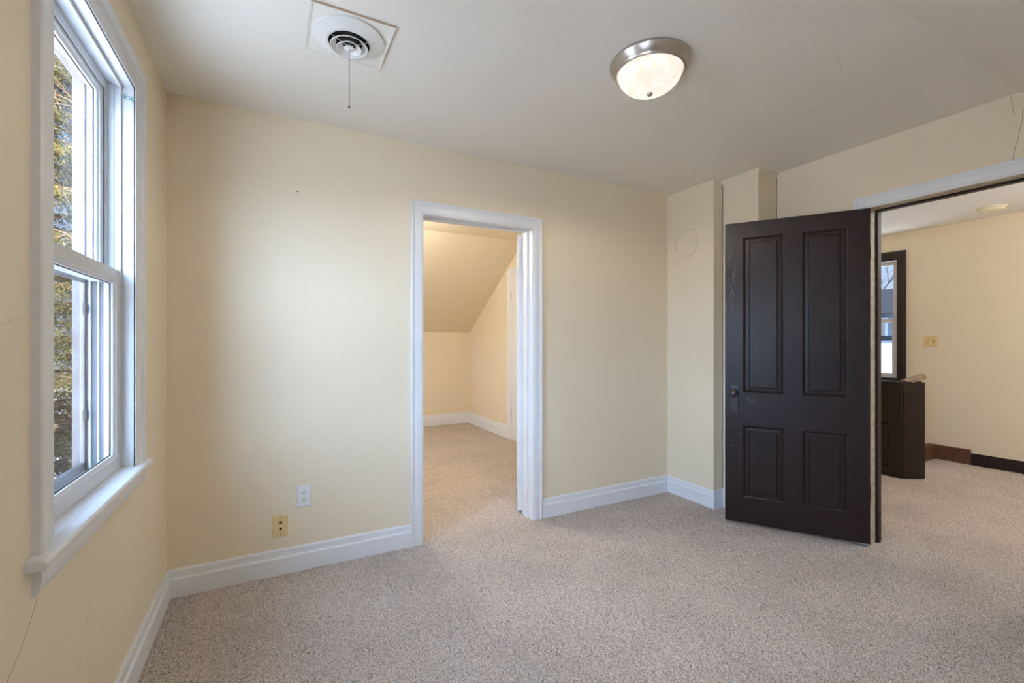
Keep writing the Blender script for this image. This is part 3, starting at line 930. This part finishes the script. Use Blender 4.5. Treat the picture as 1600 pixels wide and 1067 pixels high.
for a_ in (R(150), R(330)):
    bm = bmesh.new()
    lathe(bm, [(0.0, 0.002), (0.004, 0.002), (0.003, -0.001), (0.0, -0.0015)], VX + 0.095 * math.cos(a_), VY + 0.095 * math.sin(a_), 12, cz=CEIL - 0.0235)
    obj('screw', bm, 'nickel', ve, smooth=True)
bm = bmesh.new()
z = CEIL - 0.053
while z > 2.142:
    bmesh.ops.create_icosphere(bm, subdivisions=1, radius=0.0024, matrix=Matrix.Translation((VX, VY, z)))
    z -= 0.0060
tube(bm, [(VX, VY, CEIL - 0.051), (VX, VY, 2.14)], 0.0007, 5)
ch = obj('pull_chain', bm, 'dark_metal', ve, smooth=True)
bm = bmesh.new(); bmesh.ops.create_uvsphere(bm, u_segments=12, v_segments=8, radius=0.0042, matrix=Matrix.Translation((VX, VY, 2.138)))
obj('chain_bead', bm, 'dark_metal', ch, smooth=True)

# ------------------------------------------------------------------ wall plates
def plate(name, fn, w, h, m, label, cat, loc):
    r = empty(name, loc); tag(r, label, cat)
    bm = bmesh.new()
    sweep(bm, [(-w / 2, -h / 2), (-w / 2, h / 2), (w / 2, h / 2), (w / 2, -h / 2)], [(0, 0), (-0.004, 0), (-0.004, 0.0055), (0, 0.002)], fn, closed=True)
    box(bm, -w / 2 + 0.004, w / 2 - 0.004, -h / 2 + 0.004, h / 2 - 0.004, 0.0, 0.0055, fn=fn)
    obj('cover_plate', bm, m, r)
    return r
def receptacle(r, fn, cu_, cv, m):
    bm = bmesh.new()
    pts = []
    for k in range(24):
        a_ = 2 * PI * k / 24
        pts.append((cu_ + 0.0165 * math.cos(a_), cv + max(-0.0125, min(0.0125, 0.0165 * math.sin(a_)))))
    a1 = [bm.verts.new(fn(u, v, 0.0050)) for u, v in pts]; a2 = [bm.verts.new(fn(u, v, 0.0068)) for u, v in pts]
    for i in range(24): bm.faces.new((a1[i], a1[(i + 1) % 24], a2[(i + 1) % 24], a2[i]))
    bm.faces.new(a2)
    f = obj('receptacle', bm, m, r)
    bm = bmesh.new()
    box(bm, cu_ - 0.0078, cu_ - 0.0050, cv - 0.002, cv + 0.007, 0.0060, 0.0072, fn=fn)
    box(bm, cu_ + 0.0050, cu_ + 0.0078, cv - 0.002, cv + 0.007, 0.0060, 0.0072, fn=fn)
    lathe(bm, [(0.0, 0.0072), (0.003, 0.0072), (0.003, 0.006)], 0, 0, 12, fn=lambda x, y, z_: fn(cu_ + x, cv - 0.007 + y, z_))
    obj('slots', bm, 'black', f)
def screw(r, fn, u, v, m='nickel', rr=0.003):
    bm = bmesh.new(); lathe(bm, [(rr, 0.005), (rr, 0.0064), (0.0, 0.0072)], 0, 0, 12, fn=lambda x, y, z_: fn(u + x, v + y, z_))
    obj('screw', bm, m, r, smooth=True)

OX, OZ_ = 0.139, 0.387
f1 = lambda u, v, p: onback(OX + u, OZ_ + v, p)
r = plate('power_outlet', f1, 0.071, 0.116, 'white_plastic', 'white duplex power outlet on the cream wall, higher of the two plates', 'outlet', (OX, YB, OZ_))
receptacle(r, f1, 0, 0.0195, 'white_plastic'); receptacle(r, f1, 0, -0.0195, 'white_plastic'); screw(r, f1, 0, 0)
PX, PZ = 0.027, 0.249
f2 = lambda u, v, p: onback(PX + u, PZ + v, p)
r = plate('cable_plate', f2, 0.071, 0.116, 'ivory_plastic', 'yellowed ivory cable and phone jack plate just above the baseboard', 'wall plate', (PX, YB, PZ))
screw(r, f2, 0, 0.042, 'dark_metal'); screw(r, f2, 0, -0.042, 'dark_metal')
bm = bmesh.new(); lathe(bm, [(0.0075, 0.005), (0.0075, 0.007), (0.0048, 0.0075), (0.0048, 0.013), (0.003, 0.013), (0.0, 0.011)], 0, 0, 16, fn=lambda x, y, z_: f2(x, 0.017 + y, z_))
obj('cable_connector', bm, 'dark_metal', r, smooth=True)
bm = bmesh.new()
box(bm, -0.0062, 0.0062, -0.019, -0.010, 0.0050, 0.0062, fn=f2); box(bm, -0.0035, 0.0035, -0.023, -0.019, 0.0050, 0.0062, fn=f2)
obj('phone_jack', bm, 'black', r)
QY, QZ = 2.143, 1.220
f3 = lambda u, v, p: (HX - p, QY - u, QZ + v)
r = plate('outlet_switch_plate', f3, 0.120, 0.116, 'ivory_plastic', 'ivory double plate with outlet and switch on the hall wall', 'outlet', (HX, QY, QZ))
receptacle(r, f3, -0.024, 0.0195, 'ivory_plastic'); receptacle(r, f3, -0.024, -0.0195, 'ivory_plastic')
screw(r, f3, -0.024, 0); screw(r, f3, 0.024, 0.03); screw(r, f3, 0.024, -0.03)
bm = bmesh.new(); box(bm, 0.019, 0.029, -0.012, 0.012, 0.004, 0.0065, fn=f3); box(bm, 0.0205, 0.0275, -0.009, 0.003, 0.0065, 0.014, fn=f3)
obj('switch_toggle', bm, 'brown_wood', r, bevel=0.001)

# ------------------------------------------------------------------ painted-over flue cover on the chase
FY, FZ = 2.476, 1.988
fl = empty('flue_cover', (2.85, FY, FZ)); tag(fl, 'round painted-over flue cover flush on the chase wall', 'flue cover')
ff = lambda x, y, z_: (2.85 - z_, FY + x, FZ + y)
bm = bmesh.new(); lathe(bm, [(0.0, 0.0035), (0.095, 0.003), (0.104, 0.002), (0.106, 0.0005), (0.106, 0.0)], 0, 0, 72, fn=ff)
obj('disc', bm, 'wall_paint', fl, smooth=True)
bm = bmesh.new(); lathe(bm, [(0.1062, 0.0), (0.1062, 0.0012), (0.1085, 0.0012), (0.1085, 0.0)], 0, 0, 72, fn=ff)
o = obj('rim', bm, 'edge_tan', fl); o['label'] = 'thin tan rim line'

# nail in the back wall
bm = bmesh.new(); lathe(bm, [(0.0016, -0.004), (0.0016, 0.010), (0.0042, 0.010), (0.0042, 0.0115), (0.0, 0.0125)], 0, 0, 10, fn=lambda x, y, z_: onback(0.108 + x, 2.021 + y, z_))
tag(obj('nail', bm, 'dark_metal'), 'small dark nail in the cream wall below the vent', 'nail')

# ------------------------------------------------------------------ smoke detector in the hall
SXD, SYD = 5.70, 1.565
sd = empty('smoke_detector', (SXD, SYD, HCE)); tag(sd, 'round cream smoke detector on the hall ceiling', 'smoke detector')
bm = bmesh.new(); lathe(bm, [(0.0, 0.0), (0.098, 0.0), (0.098, -0.012), (0.090, -0.016), (0.0, -0.016)], SXD, SYD, 48, cz=HCE)
obj('base', bm, 'detector_plastic', sd, smooth=True)
bm = bmesh.new(); lathe(bm, [(0.086, -0.016), (0.084, -0.030), (0.076, -0.036), (0.030, -0.038), (0.0, -0.038)], SXD, SYD, 48, cz=HCE)
obj('cover', bm, 'detector_plastic', sd, smooth=True)

# ------------------------------------------------------------------ stair guard in the hall
gx, gy = 4.930, 1.920
sg = empty('stair_guard', (gx, gy, 0)); tag(sg, 'dark wooden panelled stair guard with end post in the hall', 'stair railing')
GH = 0.86
bm = bmesh.new()
slab(bm, -3.9, -gy, 0.0, GH - 0.02, [(-3.86, -2.02, 0.075, 0.40), (-3.86, -2.02, 0.46, GH - 0.085)], lambda u, v, p: (gx - p, -u, v), 0.0, -0.09)
obj('frame', bm, 'dark_brown', sg, bevel=0.002)
for z0, z1 in ((0.075, 0.40), (0.46, GH - 0.085)):
    bm = bmesh.new()
    box(bm, gx + 0.030, gx + 0.060, 2.02, 3.86, z0, z1)
    pr = [(0, 0), (-0.016, 0), (-0.004, 0.018), (0, 0.020)]
    sweep(bm, [(-3.86, z0), (-3.86, z1), (-2.02, z1), (-2.02, z0)], pr, lambda u, v, p: (gx + 0.030 - p, -u, v), closed=True)
    obj('panel', bm, 'dark_brown', sg)
obj('top_cap', bx(gx - 0.018, gx + 0.108, gy - 0.004, 3.9, GH - 0.02, GH), 'dark_brown', sg, bevel=0.004)
# end post: a squared board set at the end, with a bevelled outer corner
p0 = Vector((4.972, 1.905)); p1 = Vector((5.090, 1.838)); dd = (p1 - p0).normalized(); nn = Vector((dd.y, -dd.x))
if nn.y > 0: nn = -nn
pm = lambda u, t, v: (p0.x + dd.x * u - nn.x * t, p0.y + dd.y * u - nn.y * t, v)
obj('end_post', bx(-0.02, (p1 - p0).length, 0.0, 0.05, 0.0, GH + 0.005, fn=pm), 'dark_brown', sg, bevel=0.004)
bm = bmesh.new(); box(bm, (p1 - p0).length - 0.002, (p1 - p0).length + 0.030, 0.004, 0.045, 0.0, GH - 0.005, fn=pm)
o = obj('edge_strip', bm, 'dark_brown', sg, bevel=0.003)
# broken end of the handrail
bm = bmesh.new()
h0 = Vector((4.99, 1.93, GH - 0.005)); h1 = Vector((5.135, 1.845, GH + 0.050))
ax = (h1 - h0).normalized(); sd_ = ax.cross(Vector((0, 0, 1))).normalized(); u_ = sd_.cross(ax)
box(bm, 0, (h1 - h0).length, -0.03, 0.03, -0.022, 0.020, fn=lambda a1, b1, c1: h0 + ax * a1 + sd_ * b1 + u_ * c1)
o = obj('handrail_end', bm, 'bare_wood', sg, bevel=0.004); o['label'] = 'paler worn stub of handrail'

# ------------------------------------------------------------------ outdoors
GZ = -3.0
bm = bx(-60, 70, -40, 80, GZ - 0.2, GZ)
struct(obj('ground', bm, 'winter_ground'), 'brown winter lawn with patches of snow outside', 'ground')
bm = bx(-60.0, -0.7, -40.0, 6.0, GZ, GZ + 0.06)
struct(obj('snow_cover', bm, 'white_snow'), 'deep white snow covering the yard beside the house', 'snow')
bm = bx(6.4, 60.0, -40.0, 60.0, GZ, GZ + 0.06)
struct(obj('snow_cover', bm, 'white_snow'), 'deep white snow on the neighbours side of the house', 'snow')
bm = bx(-12.0, -2.2, 14.0, 16.2, GZ, GZ + 0.03)
struct(obj('path', bm, 'snow'), 'snowy driveway strip across the lawn', 'path')


def spruce(name, x, y, hgt, rad, seed, label, zlo=0.4, dens=1.0):
    rnd = random.Random(seed); rng = np.random.default_rng(seed)
    root = empty(name, (x, y, GZ)); tag(root, label, 'tree', 'evergreens outside the window')
    bm = bmesh.new()
    tube(bm, [(x, y, GZ - 0.1), (x, y, GZ + hgt * 0.5), (x, y, GZ + hgt)], [0.20, 0.12, 0.015], 10)
    V = []; Fq = []
    z = zlo
    P0 = []; D0 = []
    while z < hgt - 0.3:
        rr = rad * (1 - z / hgt) ** 0.75
        for k in range(rnd.randint(4, 6)):
            a_ = rnd.uniform(0, 2 * PI); L = rr * rnd.uniform(0.75, 1.12)
            n = 10; pts = []
            droop = rnd.uniform(0.12, 0.34)
            for i in range(n + 1):
                t = i / n
                pts.append(Vector((x + math.cos(a_) * L * t, y + math.sin(a_) * L * t, GZ + z + 0.18 * L * t - droop * L * t * t + rnd.uniform(-.01, .01))))
            tube(bm, pts, [max(0.004, 0.024 * (1 - i / n)) for i in range(n + 1)], 4)
            side = Vector((-math.sin(a_), math.cos(a_), 0)); fw = Vector((math.cos(a_), math.sin(a_), 0))
            nt = int(L / 0.028 * dens)
            for q in range(nt):
                t = 0.18 + 0.82 * (q + rnd.random()) / nt
                i = min(n - 1, int(t * n)); p = pts[i].lerp(pts[i + 1], t * n - i)
                s = 1 if q % 2 else -1
                tl = (0.20 + 0.42 * L * (1 - t) * 0.6) * rnd.uniform(0.6, 1.1)
                dv = (side * s * rnd.uniform(.6, 1) + fw * rnd.uniform(.3, .9) + Vector((0, 0, rnd.uniform(-.75, .05)))).normalized()
                P0.append((p, dv, tl))
        z += rnd.uniform(0.13, 0.22)
    # needles along every twig
    ps = []; ds = []
    for p, dv, tl in P0:
        m = max(4, int(tl / 0.011))
        t = np.linspace(0.05, 1, m)[:, None]
        pp = np.array(p)[None] + np.array(dv)[None] * tl * t; pp[:, 2] -= 0.25 * tl * t[:, 0] ** 2
        r3 = rng.normal(size=(m, 3)); r3 /= np.linalg.norm(r3, axis=1)[:, None]
        dd_ = np.array(dv)[None] * 0.75 + r3 * 0.85; dd_ /= np.linalg.norm(dd_, axis=1)[:, None]
        ps.append(pp); ds.append(dd_)
    ps = np.concatenate(ps); ds = np.concatenate(ds)
    N = len(ps)
    ln = rng.uniform(0.028, 0.05, N)[:, None]
    sdv = np.cross(ds, rng.normal(size=(N, 3))); sdv /= np.linalg.norm(sdv, axis=1)[:, None]
    wd = rng.uniform(0.004, 0.008, N)[:, None]
    vv = np.stack([ps - sdv * wd, ps + sdv * wd, ps + ds * ln], 1).reshape(-1, 3)
    me = bpy.data.meshes.new('foliage')
    me.vertices.add(len(vv)); me.vertices.foreach_set('co', vv.ravel())
    me.loops.add(N * 3); me.loops.foreach_set('vertex_index', np.arange(N * 3))
    me.polygons.add(N); me.polygons.foreach_set('loop_start', np.arange(N) * 3); me.polygons.foreach_set('loop_total', np.full(N, 3))
    me.update(); me.materials.append(M['needles'])
    obj('trunk', bm, 'bark', root)
    o = bpy.data.objects.new('foliage', me); C.objects.link(o); o.parent = root
    o.matrix_parent_inverse = Matrix.Translation(root.location).inverted()
    print(name, N)

spruce('spruce_tree', -2.75, 7.6, 11.0, 2.6, 4, 'tall spruce filling the left window, nearest to the glass', 0.9)
spruce('spruce_tree', -6.6, 17.5, 10.0, 3.0, 9, 'spruce farther off behind the nearest one', 1.5, 0.6)


def bare_tree(name, x, y, hgt, seed, label, m, r0=0.10, group=None):
    rnd = random.Random(seed)
    root = empty(name, (x, y, GZ)); tag(root, label, 'tree', group)
    bm = bmesh.new()
    bt = bmesh.new()
    def grow(b, p, d, L, r, dep):
        pts = [p]; dv = d.copy()
        for i in range(5):
            dv = (dv + Vector((rnd.uniform(-1, 1), rnd.uniform(-1, 1), rnd.uniform(-.6, 1))) * 0.16).normalized()
            pts.append(pts[-1] + dv * L / 5)
        tube(b, pts, [r * (1 - 0.4 * i / 5) for i in range(6)], 5)
        if dep == 0: return
        for k in range(rnd.randint(3, 4)):
            i = rnd.randint(2, 5)
            dn = (dv + Vector((rnd.uniform(-1, 1), rnd.uniform(-1, 1), rnd.uniform(-.4, .8))) * 0.9).normalized()
            grow(bt, pts[i], dn, L * rnd.uniform(.55, .75), r * 0.5, dep - 1)
    grow(bm, Vector((x, y, GZ - 0.1)), Vector((0, 0, 1)), hgt * 0.42, r0, 4)
    obj('trunk', bm, m, root); obj('branches', bt, m, root)

bare_tree('bare_tree', 31.0, 13.2, 11.0, 12, 'bare tree behind the neighbouring house, seen through the hall window', 'grey_twig', 0.16)
# hanging twig of a shrub near the glass
tw = empty('bare_sapling', (-1.62, 4.75, GZ)); tag(tw, 'thin bare sapling with arching twigs just outside the window', 'sapling')
bm = bmesh.new()
tube(bm, [(-1.62, 4.75, GZ - 0.1), (-1.66, 4.85, 0.0), (-1.70, 4.95, 2.0), (-1.72, 4.98, 4.3)], [0.03, 0.025, 0.018, 0.008], 7)
obj('trunk', bm, 'twig', tw)
rnd = random.Random(21)
bm = bmesh.new()
for k in range(26):
    z0 = rnd.uniform(1.8, 4.2); a_ = rnd.uniform(0, 2 * PI); L = rnd.uniform(.35, .8)
    p = Vector((-1.70, 4.95, z0)); pts = []
    for i in range(8):
        t = i / 7
        pts.append(p + Vector((math.cos(a_) * L * t, math.sin(a_) * L * t, 0.35 * L * t - 0.85 * L * t * t)))
    tube(bm, pts, [0.006 * (1 - 0.7 * i / 7) for i in range(8)], 5)
    for q in range(3):
        i = rnd.randint(2, 6); v = Vector((rnd.uniform(-1, 1), rnd.uniform(-1, 1), rnd.uniform(-.8, .8))).normalized() * rnd.uniform(.08, .2)
        tube(bm, [pts[i], pts[i] + v], [0.003, 0.0015], 4)
obj('twigs', bm, 'twig', tw)


def siding_house():
    # neighbour seen through the hall window
    x0, y0, y1, ze, zr = 20.0, 5.0, 14.0, 2.30, 3.45
    h = empty('neighbour_house', (x0, y0, GZ)); tag(h, 'grey-blue sided house with dark roof beyond the hall window', 'house')
    bm = bmesh.new()
    z = GZ
    while z < ze:
        box(bm, x0, x0 + 6, y0, y1, z, z + 0.20, fn=lambda x, y, q, z=z: (x - (0.03 if (q == z and x == x0) else 0), y, q))
        z += 0.20
    obj('siding', bm, 'siding', h)
    bm = bmesh.new()
    v = [bm.verts.new(p) for p in ((x0 - .4, y0 - .3, ze - .05), (x0 - .4, y1 + .3, ze - .05), (x0 + 3, y1 + .3, zr), (x0 + 3, y0 - .3, zr), (x0 + 6.4, y0 - .3, ze - .05), (x0 + 6.4, y1 + .3, ze - .05))]
    bm.faces.new((v[0], v[1], v[2], v[3])); bm.faces.new((v[3], v[2], v[5], v[4])); bm.faces.new((v[0], v[3], v[4])); bm.faces.new((v[1], v[5], v[2])); bm.faces.new((v[0], v[4], v[5], v[1]))
    obj('roof', bm, 'roof_shingle', h)
    for yy in (6.3, 8.2, 10.2):
        bm = bx(x0 - 0.06, x0 + 0.02, yy, yy + 0.8, 0.9, 2.1)
        f = obj('window_frame', bm, 'snow', h)
        obj('pane', bx(x0 - 0.07, x0 - 0.055, yy + .08, yy + .72, 0.98, 2.02), 'gasket', f)
    # low garage with snow on the roof, nearer
    g = empty('garage', (11.0, 3.0, GZ)); tag(g, 'low outbuilding with snowy roof below the hall window', 'garage')
    obj('wall', bx(11.0, 15.5, 3.0, 9.5, GZ, 0.1), 'siding', g)
    bm = bmesh.new()
    a = [(10.6, 0.05), (13.3, 1.28), (15.9, 0.05), (15.9, -0.1), (13.3, 1.12), (10.6, -0.1)]
    A = [bm.verts.new((x, 2.7, z)) for x, z in a]; B = [bm.verts.new((x, 9.8, z)) for x, z in a]
    for i in range(6): bm.faces.new((A[i], A[(i + 1) % 6], B[(i + 1) % 6], B[i]))
    for q in ((0, 1, 4, 5), (1, 2, 3, 4)):
        bm.faces.new([A[i] for i in q]); bm.faces.new([B[i] for i in q])
    obj('snowy_roof', bm, 'snow', g)
    bm = bx(13.2, 13.4, 2.7, 9.8, 1.26, 1.36)
    obj('ridge_cap', bm, 'roof_shingle', g)
siding_house()
